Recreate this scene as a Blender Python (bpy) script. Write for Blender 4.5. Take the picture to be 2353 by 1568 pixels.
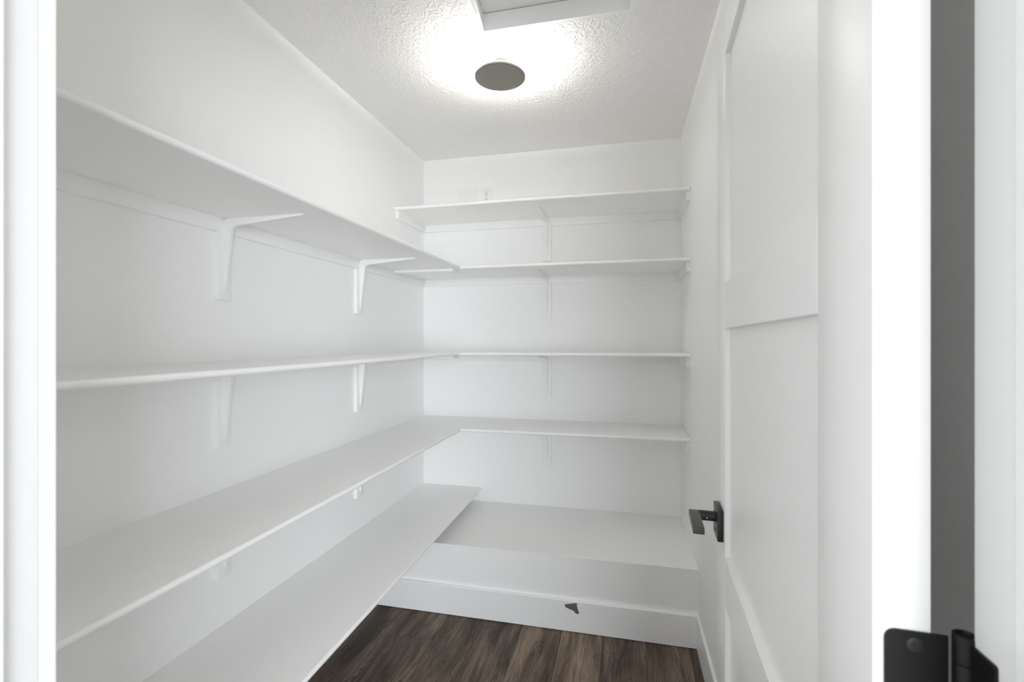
import bpy, bmesh, math, random
from mathutils import Vector, Matrix

for o in list(bpy.data.objects):
    bpy.data.objects.remove(o, do_unlink=True)
S = bpy.context.scene
COL = S.collection
R = math.radians

# ------------------------------------------------------------------ camera
IMG_W = 2353.0
F_PX = 1103.9
EYE = 1.31
cam_d = bpy.data.cameras.new('camera')
cam_d.sensor_width = 36.0
cam_d.lens = F_PX / IMG_W * 36.0
cam_d.shift_y = -1.06 / IMG_W
cam_d.clip_start = 0.02
cam_d.dof.use_dof = True
cam_d.dof.focus_distance = 2.2
cam_d.dof.aperture_fstop = 9.0
cam = bpy.data.objects.new('camera', cam_d)
COL.objects.link(cam)
cam.location = (0, 0, EYE)
cam.rotation_euler = (R(90), 0, R(13.303))
S.camera = cam

# ------------------------------------------------------------------ daylight of the room behind the camera
w = bpy.data.worlds.new('World')
S.world = w
w.use_nodes = True
bg = w.node_tree.nodes['Background']
bg.inputs['Color'].default_value = (0.985, 0.995, 1.0, 1)
bg.inputs['Strength'].default_value = 1.15
LAMP_STRENGTH = 190.0
# daylight from the large window of the room behind the camera
win = bpy.data.lights.new('room_window_daylight', 'AREA')
win.shape = 'RECTANGLE'; win.size = 3.0; win.size_y = 1.7
win.energy = 205.0
win.color = (0.87, 0.94, 1.0)
wo = bpy.data.objects.new('room_window_daylight', win)
COL.objects.link(wo)
wo.location = (1.75, -3.4, 1.25)
wo.rotation_euler = (Vector((-0.45, 1.8, 1.0)) - Vector(wo.location)).to_track_quat('-Z', 'Y').to_euler()
LAMP_COLOR = (1.0, 0.965, 0.895, 1)

S.view_settings.view_transform = 'Standard'
S.view_settings.look = 'None'
S.view_settings.gamma = 1.0
S.view_settings.use_curve_mapping = False
S.view_settings.exposure = 0.24
# white rooms live on interreflection: follow it further than the default
S.cycles.max_bounces = 18
S.cycles.diffuse_bounces = 16
S.cycles.adaptive_threshold = 0.02

# ------------------------------------------------------------------ dimensions (metres)
XL = -1.235          # left wall
YB = 2.8113          # back wall
YF = 0.38            # pantry face of the front wall
YO = 0.265           # outer face of the front wall
ZC = 2.437           # ceiling
def XR(y):           # right wall leans a quarter of a degree
    return 0.3001 + math.tan(R(-0.2557)) * (y - YB)
Z1, Z2, Z3, Z4, Z5 = 2.0447, 1.7066, 1.2469, 0.8414, 0.4148
TH = 0.0170          # shelf board thickness
DL, DB = 0.382, 0.3923
YS, ZS = 2.1762, 0.3312
CT, CH = 0.0172, 0.043   # cleat thickness and height

# ------------------------------------------------------------------ materials
def new_mat(name):
    m = bpy.data.materials.new(name)
    m.use_nodes = True
    nt = m.node_tree
    return m, nt, nt.nodes['Principled BSDF']

def paint(name, col, rough=0.5, bscale=0.0, bstr=0.03, bdist=0.001, spec=0.5, tone=0.0):
    """painted or coated surface; bscale > 0 adds a fine roller stipple"""
    m, nt, p = new_mat(name)
    p.inputs['Base Color'].default_value = (*col, 1)
    p.inputs['Roughness'].default_value = rough
    p.inputs['Specular IOR Level'].default_value = spec
    if bscale > 0:
        tc = nt.nodes.new('ShaderNodeTexCoord')
        n = nt.nodes.new('ShaderNodeTexNoise')
        n.inputs['Scale'].default_value = bscale
        n.inputs['Detail'].default_value = 1
        nt.links.new(tc.outputs['Object'], n.inputs['Vector'])
        b = nt.nodes.new('ShaderNodeBump')
        b.inputs['Strength'].default_value = bstr
        b.inputs['Distance'].default_value = bdist
        nt.links.new(n.outputs['Fac'], b.inputs['Height'])
        nt.links.new(b.outputs['Normal'], p.inputs['Normal'])
        if tone > 0:
            mx = nt.nodes.new('ShaderNodeMix'); mx.data_type = 'RGBA'
            mx.inputs['A'].default_value = (*[c * (1 - tone) for c in col], 1)
            mx.inputs['B'].default_value = (*col, 1)
            nt.links.new(n.outputs['Fac'], mx.inputs['Factor'])
            nt.links.new(mx.outputs['Result'], p.inputs['Base Color'])
    return m

def ceiling_mat():
    m, nt, p = new_mat('ceiling_texture_paint')
    p.inputs['Base Color'].default_value = (0.875, 0.87, 0.862, 1)
    p.inputs['Roughness'].default_value = 0.75
    tc = nt.nodes.new('ShaderNodeTexCoord')
    n = nt.nodes.new('ShaderNodeTexNoise')
    n.inputs['Scale'].default_value = 42
    n.inputs['Detail'].default_value = 2
    n.inputs['Distortion'].default_value = 1.6
    nt.links.new(tc.outputs['Object'], n.inputs['Vector'])
    r = nt.nodes.new('ShaderNodeValToRGB')
    r.color_ramp.elements[0].position = 0.46
    r.color_ramp.elements[1].position = 0.62
    nt.links.new(n.outputs['Fac'], r.inputs['Fac'])
    b = nt.nodes.new('ShaderNodeBump')
    b.inputs['Strength'].default_value = 0.36
    b.inputs['Distance'].default_value = 0.004
    nt.links.new(r.outputs['Color'], b.inputs['Height'])
    nt.links.new(b.outputs['Normal'], p.inputs['Normal'])
    return m

def wood_mat():
    m, nt, p = new_mat('brown_plank_wood')
    N = nt.nodes.new; L = nt.links.new
    tc = N('ShaderNodeTexCoord'); oi = N('ShaderNodeObjectInfo')
    # each plank reads another stretch of the same timber
    mul = N('ShaderNodeVectorMath'); mul.operation = 'SCALE'
    mul.inputs[0].default_value = (7.3, 19.1, 3.7)
    L(oi.outputs['Random'], mul.inputs['Scale'])
    add = N('ShaderNodeVectorMath'); add.operation = 'ADD'
    L(tc.outputs['Object'], add.inputs[0]); L(mul.outputs['Vector'], add.inputs[1])
    def noise(scale, stretch, detail, dist, rough=0.55):
        mp = N('ShaderNodeMapping'); mp.inputs['Scale'].default_value = stretch
        L(add.outputs['Vector'], mp.inputs['Vector'])
        n = N('ShaderNodeTexNoise')
        n.inputs['Scale'].default_value = scale; n.inputs['Detail'].default_value = detail
        n.inputs['Distortion'].default_value = dist; n.inputs['Roughness'].default_value = rough
        L(mp.outputs['Vector'], n.inputs['Vector'])
        return n
    broad = noise(5.0, (1.7, 0.30, 1), 5, 0.9, 0.62)
    grain = noise(85, (1.0, 0.045, 1), 6, 1.2, 0.66)
    fine = noise(230, (1.0, 0.035, 1), 3, 0.3)
    cross = noise(70, (0.5, 1.0, 1), 3, 0.8)
    crack = noise(9, (1.3, 0.16, 1), 4, 1.4)
    r1 = N('ShaderNodeValToRGB')
    e = r1.color_ramp.elements
    e[0].position = 0.36; e[0].color = (0.068, 0.048, 0.036, 1)
    e[1].position = 0.63; e[1].color = (0.245, 0.184, 0.138, 1)
    k = r1.color_ramp.elements.new(0.5); k.color = (0.146, 0.108, 0.081, 1)
    L(broad.outputs['Fac'], r1.inputs['Fac'])
    r2 = N('ShaderNodeValToRGB')
    r2.color_ramp.elements[0].position = 0.38; r2.color_ramp.elements[0].color = (0.66, 0.64, 0.62, 1)
    r2.color_ramp.elements[1].position = 0.66; r2.color_ramp.elements[1].color = (1.18, 1.175, 1.17, 1)
    L(grain.outputs['Fac'], r2.inputs['Fac'])
    m1 = N('ShaderNodeMix'); m1.data_type = 'RGBA'; m1.blend_type = 'MULTIPLY'
    m1.inputs['Factor'].default_value = 1.0
    L(r1.outputs['Color'], m1.inputs['A']); L(r2.outputs['Color'], m1.inputs['B'])
    r3 = N('ShaderNodeValToRGB')
    r3.color_ramp.elements[0].position = 0.42; r3.color_ramp.elements[0].color = (0.70, 0.69, 0.68, 1)
    r3.color_ramp.elements[1].position = 0.58; r3.color_ramp.elements[1].color = (1.18, 1.18, 1.18, 1)
    L(fine.outputs['Fac'], r3.inputs['Fac'])
    m2 = N('ShaderNodeMix'); m2.data_type = 'RGBA'; m2.blend_type = 'MULTIPLY'
    m2.inputs['Factor'].default_value = 0.6
    L(m1.outputs['Result'], m2.inputs['A']); L(r3.outputs['Color'], m2.inputs['B'])
    # thin dark drying cracks follow the isoline of a stretched noise
    sub = N('ShaderNodeMath'); sub.operation = 'SUBTRACT'; sub.inputs[1].default_value = 0.5
    L(crack.outputs['Fac'], sub.inputs[0])
    ab = N('ShaderNodeMath'); ab.operation = 'ABSOLUTE'; L(sub.outputs[0], ab.inputs[0])
    mr = N('ShaderNodeMapRange'); mr.inputs['From Min'].default_value = 0.0; mr.inputs['From Max'].default_value = 0.009
    mr.inputs['To Min'].default_value = 0.25; mr.inputs['To Max'].default_value = 1.0
    L(ab.outputs[0], mr.inputs['Value'])
    msk = N('ShaderNodeMapRange'); msk.inputs['From Min'].default_value = 0.60; msk.inputs['From Max'].default_value = 0.66
    L(broad.outputs['Fac'], msk.inputs['Value'])
    mxk = N('ShaderNodeMath'); mxk.operation = 'MAXIMUM'
    L(mr.outputs['Result'], mxk.inputs[0]); L(msk.outputs['Result'], mxk.inputs[1])
    m3 = N('ShaderNodeMix'); m3.data_type = 'RGBA'; m3.blend_type = 'MULTIPLY'; m3.inputs['Factor'].default_value = 1
    L(m2.outputs['Result'], m3.inputs['A']); L(mxk.outputs[0], m3.inputs['B'])
    # plank to plank tone
    tr = N('ShaderNodeMapRange'); tr.inputs['To Min'].default_value = 0.74; tr.inputs['To Max'].default_value = 1.15
    L(oi.outputs['Random'], tr.inputs['Value'])
    m4 = N('ShaderNodeMix'); m4.data_type = 'RGBA'; m4.blend_type = 'MULTIPLY'; m4.inputs['Factor'].default_value = 1
    L(m3.outputs['Result'], m4.inputs['A']); L(tr.outputs['Result'], m4.inputs['B'])
    L(m4.outputs['Result'], p.inputs['Base Color'])
    p.inputs['Roughness'].default_value = 0.55
    p.inputs['Specular IOR Level'].default_value = 0.3
    sm = N('ShaderNodeMath'); sm.operation = 'ADD'
    L(grain.outputs['Fac'], sm.inputs[0]); L(cross.outputs['Fac'], sm.inputs[1])
    b = N('ShaderNodeBump'); b.inputs['Strength'].default_value = 0.25; b.inputs['Distance'].default_value = 0.001
    L(sm.outputs[0], b.inputs['Height']); L(b.outputs['Normal'], p.inputs['Normal'])
    return m

def plain(name, col, rough=0.5, metal=0.0, emit=None, estr=0.0, spec=0.5):
    m, nt, p = new_mat(name)
    p.inputs['Base Color'].default_value = (*col, 1)
    p.inputs['Roughness'].default_value = rough
    p.inputs['Metallic'].default_value = metal
    p.inputs['Specular IOR Level'].default_value = spec
    if emit:
        p.inputs['Emission Color'].default_value = emit
        p.inputs['Emission Strength'].default_value = estr
    return m

M = {}
M['wall'] = paint('white_wall_paint', (0.91, 0.91, 0.905), 0.55, 220, 0.05)
M['ceiling'] = ceiling_mat()
M['shelf'] = paint('white_shelf_paint', (0.905, 0.902, 0.895), 0.38)
M['trim'] = paint('white_trim_paint', (0.90, 0.902, 0.905), 0.32)
M['door'] = paint('white_door_paint', (0.91, 0.91, 0.905), 0.35)
M['metal_white'] = paint('white_painted_steel', (0.89, 0.89, 0.88), 0.4)
M['plastic'] = paint('white_plastic', (0.885, 0.885, 0.875), 0.3)
M['black'] = paint('matte_black_metal', (0.011, 0.0107, 0.010), 0.36, 500, 0.05, 0.0005)
M['hinge'] = paint('black_hinge_metal', (0.007, 0.007, 0.007), 0.42, 500, 0.05, 0.0005, 0.25)
M['bronze'] = paint('dark_bronze_metal', (0.060, 0.054, 0.049), 0.42, 600, 0.06, 0.0005)
M['hole'] = plain('dark_slot', (0.03, 0.03, 0.03), 0.8)
M['steel'] = plain('bright_screw_steel', (0.75, 0.75, 0.75), 0.3, 0.8)
M['disc'] = paint('taupe_lamp_disc', (0.285, 0.262, 0.238), 0.5)
M['rim'] = paint('dark_lamp_rim', (0.045, 0.044, 0.042), 0.5)
M['stem'] = paint('dark_lamp_stem', (0.016, 0.0155, 0.015), 0.45)
M['led'] = plain('lamp_led_ring', (0.9, 0.9, 0.9), 0.5, 0, LAMP_COLOR, LAMP_STRENGTH)
M['wood'] = wood_mat()
M['subfloor'] = plain('dark_subfloor', (0.02, 0.017, 0.015), 0.9)
M['chip'] = paint('grey_bare_board', (0.15, 0.15, 0.143), 0.8, 700, 0.2, 0.0005, 0.3, 0.2)
M['attic'] = plain('light_cap_brown', (0.10, 0.08, 0.06), 0.9)  # dark colour of the unseen cap added above the hatch

# ------------------------------------------------------------------ mesh helpers
def link(name, me, mat, parent=None, smooth=None):
    me.materials.append(M[mat] if isinstance(mat, str) else mat)
    if smooth:
        for p in me.polygons:
            p.use_smooth = True
        me.set_sharp_from_angle(angle=R(smooth))
    o = bpy.data.objects.new(name, me)
    COL.objects.link(o)
    if parent is not None:
        o.parent = parent
        # meshes are built in world space: cancel the offset of the Empty at the thing's base
        o.matrix_parent_inverse = Matrix.Translation(-Vector(parent.location)) if parent.parent is None else Matrix.Identity(4)
    return o

def finish(bm, name, mat, parent=None, smooth=None):
    bmesh.ops.recalc_face_normals(bm, faces=bm.faces[:])
    me = bpy.data.meshes.new(name)
    bm.to_mesh(me); bm.free()
    return link(name, me, mat, parent, smooth)

def add_box(bm, x0, x1, y0, y1, z0, z1):
    vs = [bm.verts.new((x, y, z)) for x in (x0, x1) for y in (y0, y1) for z in (z0, z1)]
    for f in ((0,1,3,2), (4,6,7,5), (0,4,5,1), (2,3,7,6), (0,2,6,4), (1,5,7,3)):
        bm.faces.new([vs[i] for i in f])
    return vs

def box(name, mat, x0, x1, y0, y1, z0, z1, parent=None, bev=0.0, seg=2, xf=None):
    bm = bmesh.new()
    add_box(bm, x0, x1, y0, y1, z0, z1)
    if bev > 0:
        bmesh.ops.bevel(bm, geom=bm.edges[:], offset=bev, segments=seg, affect='EDGES', profile=0.5)
    if xf is not None:
        bm.transform(xf)
    return finish(bm, name, mat, parent, 35 if bev > 0 else None)

def prism(name, mat, pts, ax, a0, a1, parent=None, smooth=None, xf=None, bev=0.0):
    """pts: 2-D outline; ax: the axis it is extruded along ('x': pts=(y,z); 'y': pts=(x,z); 'z': pts=(x,y))"""
    bm = bmesh.new()
    def P(a, q):
        return {'x': (a, q[0], q[1]), 'y': (q[0], a, q[1]), 'z': (q[0], q[1], a)}[ax]
    A = [bm.verts.new(P(a0, q)) for q in pts]
    B = [bm.verts.new(P(a1, q)) for q in pts]
    n = len(pts)
    for i in range(n):
        bm.faces.new((A[i], A[(i+1) % n], B[(i+1) % n], B[i]))
    bm.faces.new(A); bm.faces.new(B[::-1])
    if bev > 0:
        es = [e for e in bm.edges if (e.verts[0] in A) == (e.verts[1] in A)]
        bmesh.ops.bevel(bm, geom=es, offset=bev, segments=2, affect='EDGES', profile=0.5)
    if xf is not None:
        bm.transform(xf)
    return finish(bm, name, mat, parent, smooth)

def lathe(name, mat, prof, c, parent=None, n=48, smooth=40, xf=None):
    """prof: list of (r,z) about the vertical axis through c"""
    bm = bmesh.new()
    rings = []
    for r, z in prof:
        if r < 1e-6:
            rings.append([bm.verts.new((c[0], c[1], c[2] + z))])
        else:
            rings.append([bm.verts.new((c[0] + r*math.cos(2*math.pi*i/n), c[1] + r*math.sin(2*math.pi*i/n), c[2] + z)) for i in range(n)])
    for a, b in zip(rings, rings[1:]):
        for i in range(n):
            j = (i + 1) % n
            if len(a) == 1 and len(b) == 1: continue
            if len(a) == 1: bm.faces.new((a[0], b[i], b[j]))
            elif len(b) == 1: bm.faces.new((a[i], b[0], a[j]))
            else: bm.faces.new((a[i], b[i], b[j], a[j]))
    if xf is not None:
        bm.transform(xf)
    return finish(bm, name, mat, parent, smooth)

def empty(name, loc, label=None, cat=None, kind=None, group=None, parent=None):
    o = bpy.data.objects.new(name, None)
    o.empty_display_size = 0.05
    COL.objects.link(o)
    o.location = loc
    tag(o, label, cat, kind, group)
    return o

def tag(o, label=None, cat=None, kind=None, group=None):
    if label: o['label'] = label
    if cat: o['category'] = cat
    if kind: o['kind'] = kind
    if group: o['group'] = group
    return o

def axis_frame(origin, zdir, xdir):
    z = Vector(zdir).normalized(); x = Vector(xdir); x = (x - z * x.dot(z)).normalized(); y = z.cross(x)
    m = Matrix((x, y, z)).transposed().to_4x4()
    m.translation = Vector(origin)
    return m

def screw(name, parent, pos, normal, r=0.0042, mat='metal_white', dot='hole', h=0.0012):
    """a low pan-head screw with a dark drive recess"""
    up = (0, 0, 1) if abs(normal[2]) < 0.9 else (0, 1, 0)
    xf = axis_frame(pos, normal, up)
    prof = [(0.0, 0.0), (r, 0.0), (r, h*0.5), (r*0.75, h), (r*0.30, h), (r*0.28, h*0.4), (0.0, h*0.4)]
    o = lathe(name, mat, prof, (0, 0, 0), parent, 14, 40, xf)
    return o

# ------------------------------------------------------------------ the shell
HX0, HX1, HY0, HY1 = -0.502, 0.0138, 1.02, 1.681     # attic hatch opening
bm = bmesh.new()
LT = 0.014           # liner boards of the hatch
add_box(bm, XL, XR(YF), YF, HY0 - LT, ZC, ZC + 0.06)
add_box(bm, XL, XR(YF), HY1 + LT, YB, ZC, ZC + 0.06)
add_box(bm, XL, HX0 - LT, HY0 - LT, HY1 + LT, ZC, ZC + 0.06)
add_box(bm, HX1 + LT, XR(YF), HY0 - LT, HY1 + LT, ZC, ZC + 0.06)
tag(finish(bm, 'ceiling', 'ceiling'), 'white textured ceiling of the pantry with a square hatch opening', None, 'structure')
tag(box('wall_left', 'wall', XL - 0.1, XL, YO, YB + 0.1, 0, ZC + 0.06), 'long white left wall carrying the deep shelves', None, 'structure')
tag(box('wall_back', 'wall', XL, XR(YB) + 0.1, YB, YB + 0.1, 0, ZC + 0.06), 'white back wall behind the shorter shelf runs', None, 'structure')
o = prism('wall_right', 'wall', [(XR(YO), YO), (XR(YB), YB), (XR(YB) + 0.1, YB), (XR(YO) + 0.1, YO)], 'z', 0, ZC + 0.06)
tag(o, 'plain white right wall beside the open door', None, 'structure')
JL, JR, JH = -0.578, 0.224, 2.030    # clear faces of the jambs
bm = bmesh.new()
add_box(bm, XL, JL - 0.020, YO, YF, 0, ZC + 0.06)
add_box(bm, JR + 0.020, XR(YF) + 0.0005, YO, YF, 0, ZC + 0.06)
add_box(bm, JL - 0.020, JR + 0.020, YO, YF, JH + 0.02, ZC + 0.06)
tag(finish(bm, 'wall_front', 'wall'), 'white front wall around the doorway', None, 'structure')

# floor and its planks
fl = tag(box('floor', 'subfloor', -1.365, 0.445, -1.1, YB + 0.05, -0.03, -0.0125), 'dark brown wood plank floor', None, 'structure')
random.seed(4)
PW = 0.181
ends = {0: [0.31, 1.53], 1: [-0.35, 0.965], 2: [0.62, 1.85], 3: [-0.15, 1.12], 4: [0.40, 1.62],
        5: [-0.6, 0.70], 6: [0.12, 1.36], 7: [-0.30, 0.92], 8: [0.5, 1.74], 9: [0.0, 1.25]}
ends[2] = [0.745, 1.965]
for k in range(10):
    x0 = -1.365 + PW * k
    ys = [-1.1] + ends[k] + [2.30]
    for a, b in zip(ys, ys[1:]):
        g = 0.0005
        bm = bmesh.new()
        hw, hl = PW/2 - g, (b - a)/2 - g
        add_box(bm, -hw, hw, -hl, hl, -0.0120, 0.0)
        top = [e for e in bm.edges if all(v.co.z > -0.001 for v in e.verts)]
        bmesh.ops.bevel(bm, geom=top, offset=0.0008, segments=1, affect='EDGES')
        pl = finish(bm, 'plank', 'wood')
        pl.parent = fl
        pl.location = (x0 + PW/2, (a + b)/2, 0)

# door frame
tf = empty('trim_1', ((JL + JR)/2, (YO + YF)/2, 0), 'white painted door frame at the camera with jambs and stops', None, 'structure')
SPL = 0.3630
box('jamb', 'trim', JL - 0.020, JL, YO, SPL, 0, JH, tf, 0.0012)
box('jamb', 'trim', JR, JR + 0.020, YO, YF, 0, JH, tf, 0.0020)
box('head_jamb', 'trim', JL - 0.020, JR + 0.020, YO, YF, JH, JH + 0.020, tf, 0.0012)
box('jamb_edge_strip', 'trim', JL - 0.020, JL + 0.0004, SPL, YF, 0, JH, tf, 0.0035, 4)
box('door_stop', 'trim', JL, JL + 0.011, YO + 0.02, 0.3305, 0, JH - 0.011, tf, 0.003, 3)
box('door_stop', 'trim', JR - 0.011, JR, YO + 0.02, 0.3305, 0, JH - 0.011, tf, 0.003, 3)
box('door_stop', 'trim', JL, JR, YO + 0.02, 0.3305, JH - 0.011, JH, tf, 0.003, 3)
box('casing', 'trim', JL - 0.090, JL - 0.006, YO - 0.017, YO, 0, JH + 0.0055, tf, 0.003)
box('casing', 'trim', JR + 0.006, JR + 0.090, YO - 0.017, YO, 0, JH + 0.0055, tf, 0.003)
box('casing', 'trim', JL - 0.090, JR + 0.090, YO - 0.017, YO, JH + 0.006, JH + 0.090, tf, 0.003)

# ------------------------------------------------------------------ built-in ledge and baseboards
BH, BT = 0.1405, 0.0150
lg = empty('built_in_ledge', (-0.45, YS + 0.2, 0), 'white boxed ledge rising from the floor across the back wall', 'ledge')
XRS = XR(YS) 
prism('front_panel', 'wall', [(XL, YS), (XR(YS), YS), (XR(YS + 0.018), YS + 0.018), (XL, YS + 0.018)], 'z', 0, ZS - 0.0125, lg)
prism('top_panel', 'shelf', [(XL, YS - 0.0005), (XR(YS) , YS - 0.0005), (XR(YB), YB - 0.0005), (XL, YB - 0.0005)], 'z', ZS - 0.0125, ZS, lg, bev=0.0012)

def base_profile(t=BT):      # square baseboard with an eased top edge; (outwards, z)
    return [(0, 0.0025), (t, 0.0025), (t, BH - 0.004), (t - 0.0012, BH - 0.0012), (t - 0.004, BH), (0, BH)]
o = prism('baseboard_back', 'trim', [(YS - q[0], q[1]) for q in base_profile()], 'x', XL, XR(YS) - 0.0005)
tag(o, 'white baseboard on the front of the ledge with a grey chip', None, 'structure')
bb = o
RB = 0.0100
a = math.atan2(XR(YF) - XR(YS), YS - YF)
ln = math.hypot(XR(YF) - XR(YS), YS - YF)
xf = Matrix.Translation((XR(YS), YS, 0)) @ Matrix.Rotation(a, 4, 'Z')
o = prism('baseboard_right', 'trim', [(-q[0], q[1]) for q in base_profile(RB)], 'y', -ln + 0.001, -BT - 0.0002, xf=xf)
tag(o, 'white baseboard along the right wall', None, 'structure')
o = prism('baseboard_left', 'trim', [(XL + q[0], q[1]) for q in base_profile()], 'y', YF, YS - BT - 0.0002)
tag(o, 'white baseboard along the left wall under the lowest shelf', None, 'structure')
# grey chip in the baseboard face
chip_px = [(735,610),(742,588),(760,575),(1000,548),(1280,520),(1288,600),(1300,700),(1340,830),(1388,960),(1380,985),
           (1330,1000),(1265,1010),(1225,975),(1150,885),(1060,830),(950,790),(830,725),(750,675)]
CH_X0, CH_Z0 = -0.2683, 0.1312
pts = []
for u, v in chip_px:
    px, py = 1260 + u/19.61, 1360 + v/19.61
    aa = R(13.303); r = (px - 1176.5)/F_PX; h = -(py - 782.94)/F_PX
    d = Vector((r*math.cos(aa) - math.sin(aa), r*math.sin(aa) + math.cos(aa), h))
    t = (YS - BT)/d.y
    pts.append((d.x*t, EYE + d.z*t))
o = prism('paint_chip', 'chip', pts, 'y', YS - BT - 0.0006, YS - BT + 0.0001, bb)
o['label'] = 'dark grey chip in the white baseboard'

# ------------------------------------------------------------------ shelves
def nose_profile(wall, front, ztop, s):
    """board outline seen along its length: flat back at 'wall', half-round nose at 'front' (s=+1 nose points to +)"""
    r = TH/2
    pts = [(wall, ztop), (wall, ztop - TH)]
    for i in range(13):
        t = -math.pi/2 + math.pi*i/12
        pts.append((front - s*r + s*r*math.cos(t), ztop - r + r*math.sin(t)))
    return pts

def bracket(parent, base, out, side, vlen=0.226, hlen=0.280):
    """stamped steel shelf bracket.  base: point on the wall batten face just under the shelf, out: unit vector from
    the wall, side: unit vector along the wall"""
    out = Vector(out); side = Vector(side); base = Vector(base)
    def W(o_, s_, z_):
        return base + out*o_ + side*s_ + Vector((0, 0, z_))
    # web: rounded L that tapers to both tips
    R0 = 0.017
    outer = []
    outer.append((0.0008, -vlen))
    for i in range(9):
        t = math.pi - math.pi/2*i/8
        outer.append((R0 + R0*math.cos(t), -R0 + R0*math.sin(t)))
    outer.append((hlen, -0.0008))
    inner = [(hlen, -0.0045)]
    rf = 0.019; cx, cz = 0.027 + rf, -0.024 - rf
    for i in range(9):
        t = math.pi/2 + math.pi/2*i/8
        inner.append((cx + rf*math.cos(t), cz + rf*math.sin(t)))
    inner.append((0.0048, -vlen))
    pts = outer + inner
    bm = bmesh.new()
    def ribw(p):     # the rib narrows towards the tips
        m = max(p[0]/hlen, -p[1]/vlen)
        return 0.0062*(1 - m) + 0.0030*m
    A = [bm.verts.new(W(p[0], -ribw(p), p[1])) for p in pts]
    B = [bm.verts.new(W(p[0], ribw(p), p[1])) for p in pts]
    n = len(pts)
    for i in range(n):
        bm.faces.new((A[i], A[(i+1) % n], B[(i+1) % n], B[i]))
    no = len(outer)
    # cap the sides as strips between the outer and inner outline
    def strip(V):
        o_ = V[:no]; i_ = V[no:][::-1]
        i, j = 0, 0
        while i < len(o_) - 1 or j < len(i_) - 1:
            if j >= len(i_) - 1 or (i < len(o_) - 1 and i/(len(o_) - 1) <= j/(len(i_) - 1)):
                bm.faces.new((o_[i], o_[i+1], i_[j])); i += 1
            else:
                bm.faces.new((o_[i], i_[j+1], i_[j])); j += 1
    strip(A); strip(B)
    # flanges lying on the batten and on the shelf's underside
    fw = 0.0098
    for kind in (0, 1):
        L_ = vlen if kind == 0 else hlen
        t = 0.0016
        ring = []
        for m in (0.022, L_*0.5, L_ - 0.012, L_ - 0.004, L_ + 0.001):
            wv = {0: fw, 1: fw*0.93, 2: fw*0.80, 3: fw*0.62, 4: fw*0.3}[[0.022, L_*0.5, L_ - 0.012, L_ - 0.004, L_ + 0.001].index(m)]
            q = []
            for s_, h_ in ((-wv, 0.0002), (wv, 0.0002), (wv*0.92, t), (-wv*0.92, t)):
                q.append(bm.verts.new(W(h_, s_, -m) if kind == 0 else W(m, s_, -h_)))
            ring.append(q)
        for a_, b_ in zip(ring, ring[1:]):
            for i in range(4):
                bm.faces.new((a_[i], a_[(i+1) % 4], b_[(i+1) % 4], b_[i]))
        bm.faces.new(ring[0]); bm.faces.new(ring[-1][::-1])
    br = finish(bm, 'bracket', 'metal_white', parent, 30)
    o3 = tuple(out)
    for s_, z_ in ((-0.0078, -0.034), (0.0078, -0.034)):
        screw('screw', br, W(0.0017, s_, z_), o3, 0.0034)
    screw('screw', br, W(0.0052, 0.0, -vlen + 0.007), o3, 0.0036)
    screw('screw', br, W(hlen - 0.008, 0, -0.0058), (0, 0, -1), 0.0036)
    return br

YB1, YB2, XB = 1.2518, 2.0376, -0.4495
BW = 0.0497
YJ = YB - DB         # seam between the left board and the back board
def cleat_left(t, z, y0, y1):
    box('cleat', 'shelf', XL, XL + CT, y0, y1, z - TH - CH, z - TH, t, 0.0010)
def cleat_back(t, z, x0, x1):
    box('cleat', 'shelf', x0, x1, YB - CT, YB, z - TH - CH, z - TH, t, 0.0010)
def cleat_right(t, z, hh=0.047):
    y0 = YJ + 0.016
    prism('cleat', 'shelf', [(XR(y0) - CT, y0), (XR(y0), y0), (XR(YB - CT), YB - CT), (XR(YB - CT) - CT, YB - CT)], 'z', z - TH - hh, z - TH, t, bev=0.001)
def left_block(t, z, y):
    box('backing_block', 'shelf', XL, XL + CT, y - BW/2, y + BW/2, z - 0.2700, z - TH - CH - 0.0003, t, 0.0010)
    bracket(t, (XL + CT, y + 0.002, z - TH), (1, 0, 0), (0, 1, 0))
def back_block(t, z):
    box('backing_block', 'shelf', XB - BW/2, XB + BW/2, YB - CT, YB, z - 0.2665, z - TH - CH - 0.0003, t, 0.0010)
    bracket(t, (XB + 0.001, YB - CT, z - TH), (0, -1, 0), (1, 0, 0))
def batten(t, z):
    box('joint_batten', 'shelf', XL + CT + 0.001, XL + DL - 0.028, YJ - 0.040, YJ + 0.048, z - TH - 0.0145, z - TH, t, 0.0015)

def back_board(t, z, x0):
    bm_pts = nose_profile(YB, YJ, z, -1)
    prism('shelf_board', 'shelf', bm_pts, 'x', x0, XR(YB) - 0.0004, t, 35)

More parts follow.
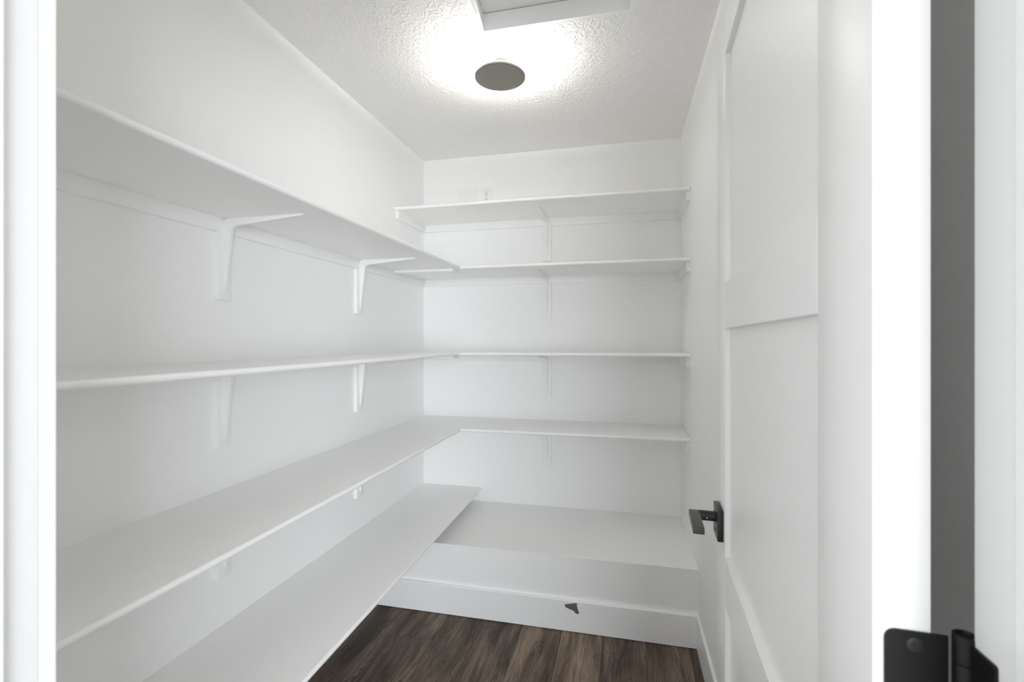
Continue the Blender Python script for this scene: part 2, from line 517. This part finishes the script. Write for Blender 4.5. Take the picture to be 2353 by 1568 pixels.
def L_shelf(z, label):
    t = empty('wall_shelf', (XL + 0.19, (YF + YB)/2, z - TH), label, 'shelf')
    prism('shelf_board', 'shelf', nose_profile(XL, XL + DL, z, 1), 'y', YF + 0.001, YJ + 0.0085, t, 35)
    # back board: behind the seam it meets the left board, its nose starts at the inner corner
    r = TH/2
    bm = bmesh.new()
    add_box(bm, XL, XR(YB) - 0.0004, YJ + 0.0091, YB, z - TH, z)
    finish(bm, 'shelf_board', 'shelf', t)
    x0 = XL + DL - 0.0078
    pts = [(YJ + 0.0091, z), (YJ + 0.0091, z - TH)]
    for i in range(13):
        q = -math.pi/2 + math.pi*i/12
        pts.append((YJ + r - r*math.cos(q), z - r + r*math.sin(q)))
    prism('shelf_nosing', 'shelf', pts, 'x', x0, XR(YJ) - 0.0004, t, 35)
    cleat_left(t, z, YF + 0.001, YB - CT - 0.0002)
    cleat_back(t, z, XL, XR(YB) - CT - 0.0006)
    cleat_right(t, z)
    left_block(t, z, YB1); left_block(t, z, YB2); back_block(t, z)
    batten(t, z)
    return t

# highest shelf: back wall only
t = empty('wall_shelf', (-0.47, YB - 0.2, Z1 - TH), 'short white shelf highest on the back wall under the outlet', 'shelf')
back_board(t, Z1, XL)
cleat_back(t, Z1, XL + CT + 0.0002, XR(YB) - CT - 0.0006)
box('cleat', 'shelf', XL, XL + CT, YJ + 0.016, YB, Z1 - TH - CH, Z1 - TH, t, 0.0010)
cleat_right(t, Z1)
back_block(t, Z1)
L_shelf(Z2, 'uppermost L-shaped white shelf, above eye level along left and back walls')
L_shelf(Z3, 'L-shaped white shelf at eye level, its top seen nearly edge-on')
L_shelf(Z4, 'lowest L-shaped white shelf, below eye level with its whole top in view')
# lowest shelf: left wall only, over the ledge at the far end
t = empty('wall_shelf', (XL + 0.19, (YF + YB)/2, Z5 - TH), 'straight white shelf lowest on the left wall, passing over the ledge', 'shelf')
def f5(y):
    return -0.853 + (2.811 - y)*0.0180
bm = bmesh.new()
rings = []
for y in (YF + 0.001, YB):
    rings.append([bm.verts.new((q[0], y, q[1])) for q in nose_profile(XL, f5(y), Z5, 1)])
n = len(rings[0])
for i in range(n):
    bm.faces.new((rings[0][i], rings[0][(i+1) % n], rings[1][(i+1) % n], rings[1][i]))
bm.faces.new(rings[0]); bm.faces.new(rings[1][::-1])
finish(bm, 'shelf_board', 'shelf', t, 35)
cleat_left(t, Z5, YF + 0.001, YB - CT - 0.0002)
cleat_back(t, Z5, XL, -0.872)

# ------------------------------------------------------------------ open door
DA = R(2.5477)
DW, DT, DZ0, DZ1 = 0.7971, 0.035, 0.012, 2.0256
DU = Vector((math.sin(DA), math.cos(DA), 0))        # from the hinge edge to the latch edge
DN = Vector((math.cos(DA), -math.sin(DA), 0))       # through the door towards the right wall
DO = Vector((0.206, 1.1873, 0)) - DU*DW             # hinge edge, face towards the camera
DX = Matrix((DU, DN, Vector((0, 0, 1)))).transposed().to_4x4()
DX.translation = DO                                 # door space: x along width, y through thickness, z up
door = empty('door_1', DO, 'white three-panel door standing open against the right wall', None, 'structure')
ST = 0.1155
RB_ = 0.0105        # panel recess
rails = [(DZ0, 0.205), (0.7633, 0.8601), (1.3351, 1.4304), (1.9054, DZ1)]
box('stile', 'door', 0, ST, 0, DT, DZ0, DZ1, door, 0.0012, 2, DX)
box('stile', 'door', DW - ST, DW, 0, DT, DZ0, DZ1, door, 0.0012, 2, DX)
for a, b in rails:
    box('rail', 'door', ST, DW - ST, 0.0, DT, a, b, door, 0.0008, 1, DX)
for (_, a), (b, _2) in zip(rails, rails[1:]):
    box('panel', 'door', ST - 0.004, DW - ST + 0.004, RB_, DT - RB_, a - 0.004, b + 0.004, door, 0, 1, DX)
# lever handle
S0 = DW - 0.062
ZH = 0.9155
hd = box('handle_rosette', 'black', S0 - 0.0335, S0 + 0.0335, -0.0120, -0.0001, ZH - 0.0335, ZH + 0.0335, door, 0.0014, 2, DX)
hd['label'] = 'square black rosette of the door handle'
xf = DX @ axis_frame((S0, -0.011, ZH + 0.0095), (0, -1, 0), (1, 0, 0))
nk = lathe('handle_neck', 'black', [(0, 0), (0.0125, 0), (0.0125, 0.002), (0.0108, 0.003), (0.0108, 0.0345), (0, 0.0345)], (0, 0, 0), door, 28, 40, xf)
lv = box('handle_lever', 'bronze', S0 - 0.098, S0 + 0.013, -0.0660, -0.0440, ZH + 0.0030, ZH + 0.0165, door, 0.0014, 2, DX)
lv['label'] = 'dark bronze bar lever'
for dz in (-0.0165, 0.0215):
    p = DX @ Vector((S0 - 0.004, -0.0121, ZH + dz + 0.0))
    screw('screw', hd, p, tuple(-DN), 0.0030, 'bronze')
p = DX @ Vector((S0 - 0.0108, -0.030, ZH + 0.0075))
screw('set_screw', nk, p, tuple(-DU), 0.0014, 'steel', h=0.0004)
# middle hinge
HZ0, HZ1 = 1.0215, 1.1080
def round_rect(x0, x1, z0, z1, r, left=True, right=False, n=6):
    pts = []
    for cx, cz, a0, on in ((x1, z1, 0, right), (x0, z1, 90, left), (x0, z0, 180, left), (x1, z0, 270, right)):
        if not on:
            pts.append((cx, cz)); continue
        ox = cx - r if a0 in (0, 270) else cx + r
        oz = cz - r if a0 in (0, 90) else cz + r
        for i in range(n + 1):
            t = R(a0 + 90*i/n)
            pts.append((ox + r*math.cos(t), oz + r*math.sin(t)))
    return pts
hg = prism('hinge', 'hinge', round_rect(0.0068, 0.0438, HZ0, HZ1, 0.007), 'x', -0.0020, -0.0001, door, 30, DX)
hg['label'] = 'matte black butt hinge'
HC = DX @ Vector((-0.0035, 0.0525, 0))
kn = (HZ1 + 0.004 - (HZ0 - 0.004))/5
for i in range(5):
    z0 = HZ0 - 0.004 + kn*i
    top = i == 4
    prof = [(0, 0), (0.0066, 0.0), (0.0072, 0.0006), (0.0072, kn - 0.0008), (0.0068, kn - 0.0003)]
    prof += [(0.0056, kn - 0.0003), (0.0050, kn - 0.0016), (0, kn - 0.0016)] if top else [(0, kn - 0.0003)]
    lathe('knuckle', 'hinge', prof, (HC.x, HC.y, z0), hg, 24, 40)
prism('jamb_leaf', 'hinge', [(q[0], q[1]) for q in round_rect(0.3575, 0.3835, HZ0, HZ1, 0.002)], 'x', JR - 0.0020, JR + 0.0006, hg, 30)
for dz in (0.0775, 0.043, 0.010):
    p = DX @ Vector((-0.0020, 0.0245 if dz != 0.043 else 0.016, HZ0 + dz))
    screw('screw', hg, p, tuple(-DU), 0.0050, 'black', h=0.0004)

# ------------------------------------------------------------------ attic hatch
ht = empty('attic_hatch', ((HX0 + HX1)/2, (HY0 + HY1)/2, ZC), 'white recessed attic hatch in the ceiling beside the lamp', 'hatch')
HT = 2.5015
box('liner_board', 'trim', HX0 - LT, HX0, HY0 - LT, HY1 + LT, ZC + 0.0002, HT, ht)
box('liner_board', 'trim', HX1, HX1 + LT, HY0 - LT, HY1 + LT, ZC + 0.0002, HT, ht)
box('liner_board', 'trim', HX0, HX1, HY1, HY1 + LT, ZC + 0.0002, HT, ht)
box('liner_board', 'trim', HX0, HX1, HY0 - LT, HY0, ZC + 0.0002, HT, ht)
box('hatch_panel', 'trim', HX0 - 0.010, HX1 + 0.010, HY0 - 0.010, HY1 + 0.010, HT + 0.0032, HT + 0.020, ht)
bm = bmesh.new()
add_box(bm, HX0 - 0.06, HX1 + 0.06, HY0 - 0.06, HY1 + 0.06, ZC + 0.06, ZC + 0.18)
bm.faces.ensure_lookup_table()
low = [f for f in bm.faces if all(v.co.z < ZC + 0.07 for v in f.verts)]
bmesh.ops.delete(bm, geom=low, context='FACES_ONLY')
finish(bm, 'light_cap', 'attic', ht)  # unseen cap added to keep outside light out of the panel gap

# ------------------------------------------------------------------ ceiling lamp
LX, LY = -0.4895, 1.863
lp = empty('ceiling_lamp', (LX, LY, ZC), 'round ceiling lamp with taupe disc throwing light up', 'lamp')
lathe('canopy', 'stem', [(0, -0.0001), (0.061, -0.0001), (0.061, -0.0060), (0.058, -0.0085), (0.0, -0.0085)], (LX, LY, ZC), lp)
lathe('stem', 'stem', [(0, -0.0085), (0.0265, -0.0085), (0.0265, -0.036), (0.0290, -0.037), (0.0290, -0.0660), (0, -0.0660)], (LX, LY, ZC), lp)
dz = 2.3620 - ZC
sh = lathe('disc_shade', 'disc', [(0, dz - 0.0090), (0.040, dz - 0.0080), (0.075, dz - 0.0048), (0.0955, dz - 0.0008), (0.1002, dz + 0.0012)], (LX, LY, ZC), lp)
lathe('rim', 'rim', [(0.1002, dz + 0.0012), (0.1012, dz + 0.0022), (0.1012, dz + 0.0085), (0.0995, dz + 0.0098), (0, dz + 0.0098)], (LX, LY, ZC), sh)
led = lathe('led_ring', 'led', [(0.036, dz + 0.0104), (0.090, dz + 0.0104), (0.090, dz + 0.0112), (0.036, dz + 0.0112), (0.036, dz + 0.0104)], (LX, LY, ZC), sh, 48, None)

# ------------------------------------------------------------------ outlet and blank plate on the back wall
ox, oz = -0.8227, 2.1800
ou = empty('power_outlet', (ox, YB, oz), 'white single-gang power outlet on the back wall above the top shelf', 'outlet')
box('cover_plate', 'plastic', ox - 0.0345, ox + 0.0345, YB - 0.0052, YB - 0.0001, oz - 0.0575, oz + 0.0575, ou, 0.0018)
rc = box('receptacle', 'plastic', ox - 0.0168, ox + 0.0168, YB - 0.0075, YB - 0.0045, oz - 0.0335, oz + 0.0335, ou, 0.0010)
for sgn in (1, -1):
    zc = oz + sgn*0.0165
    box('slot', 'hole', ox - 0.0075, ox - 0.0051, YB - 0.0078, YB - 0.0070, zc + 0.0018, zc + 0.0105, rc)
    box('slot', 'hole', ox + 0.0051, ox + 0.0075, YB - 0.0078, YB - 0.0070, zc + 0.0026, zc + 0.0098, rc)
    xf = axis_frame((ox, YB - 0.0072, zc - 0.0068), (0, -1, 0), (1, 0, 0))
    lathe('ground_hole', 'hole', [(0, 0), (0.0028, 0), (0.0028, 0.0006), (0, 0.0006)], (0, 0, 0), rc, 16, 40, xf)
    box('outline_groove', 'hole', ox - 0.0176, ox + 0.0176, YB - 0.00535, YB - 0.0051, oz + sgn*0.0343 - 0.0004, oz + sgn*0.0343 + 0.0004, ou)
px_, pz_ = -0.9440, 2.1805
bp = empty('blank_wall_plate', (px_, YB, pz_), 'white blank double wall plate left of the outlet', 'wall plate')
box('cover_plate', 'plastic', px_ - 0.0590, px_ + 0.0590, YB - 0.0052, YB - 0.0001, pz_ - 0.0575, pz_ + 0.0575, bp, 0.0018)
for dx in (-0.0230, 0.0230):
    for dz_ in (-0.0415, 0.0415):
        screw('screw', bp, (px_ + dx, YB - 0.0052, pz_ + dz_), (0, -1, 0), 0.0032, 'plastic', h=0.0008)

bpy.context.view_layer.update()
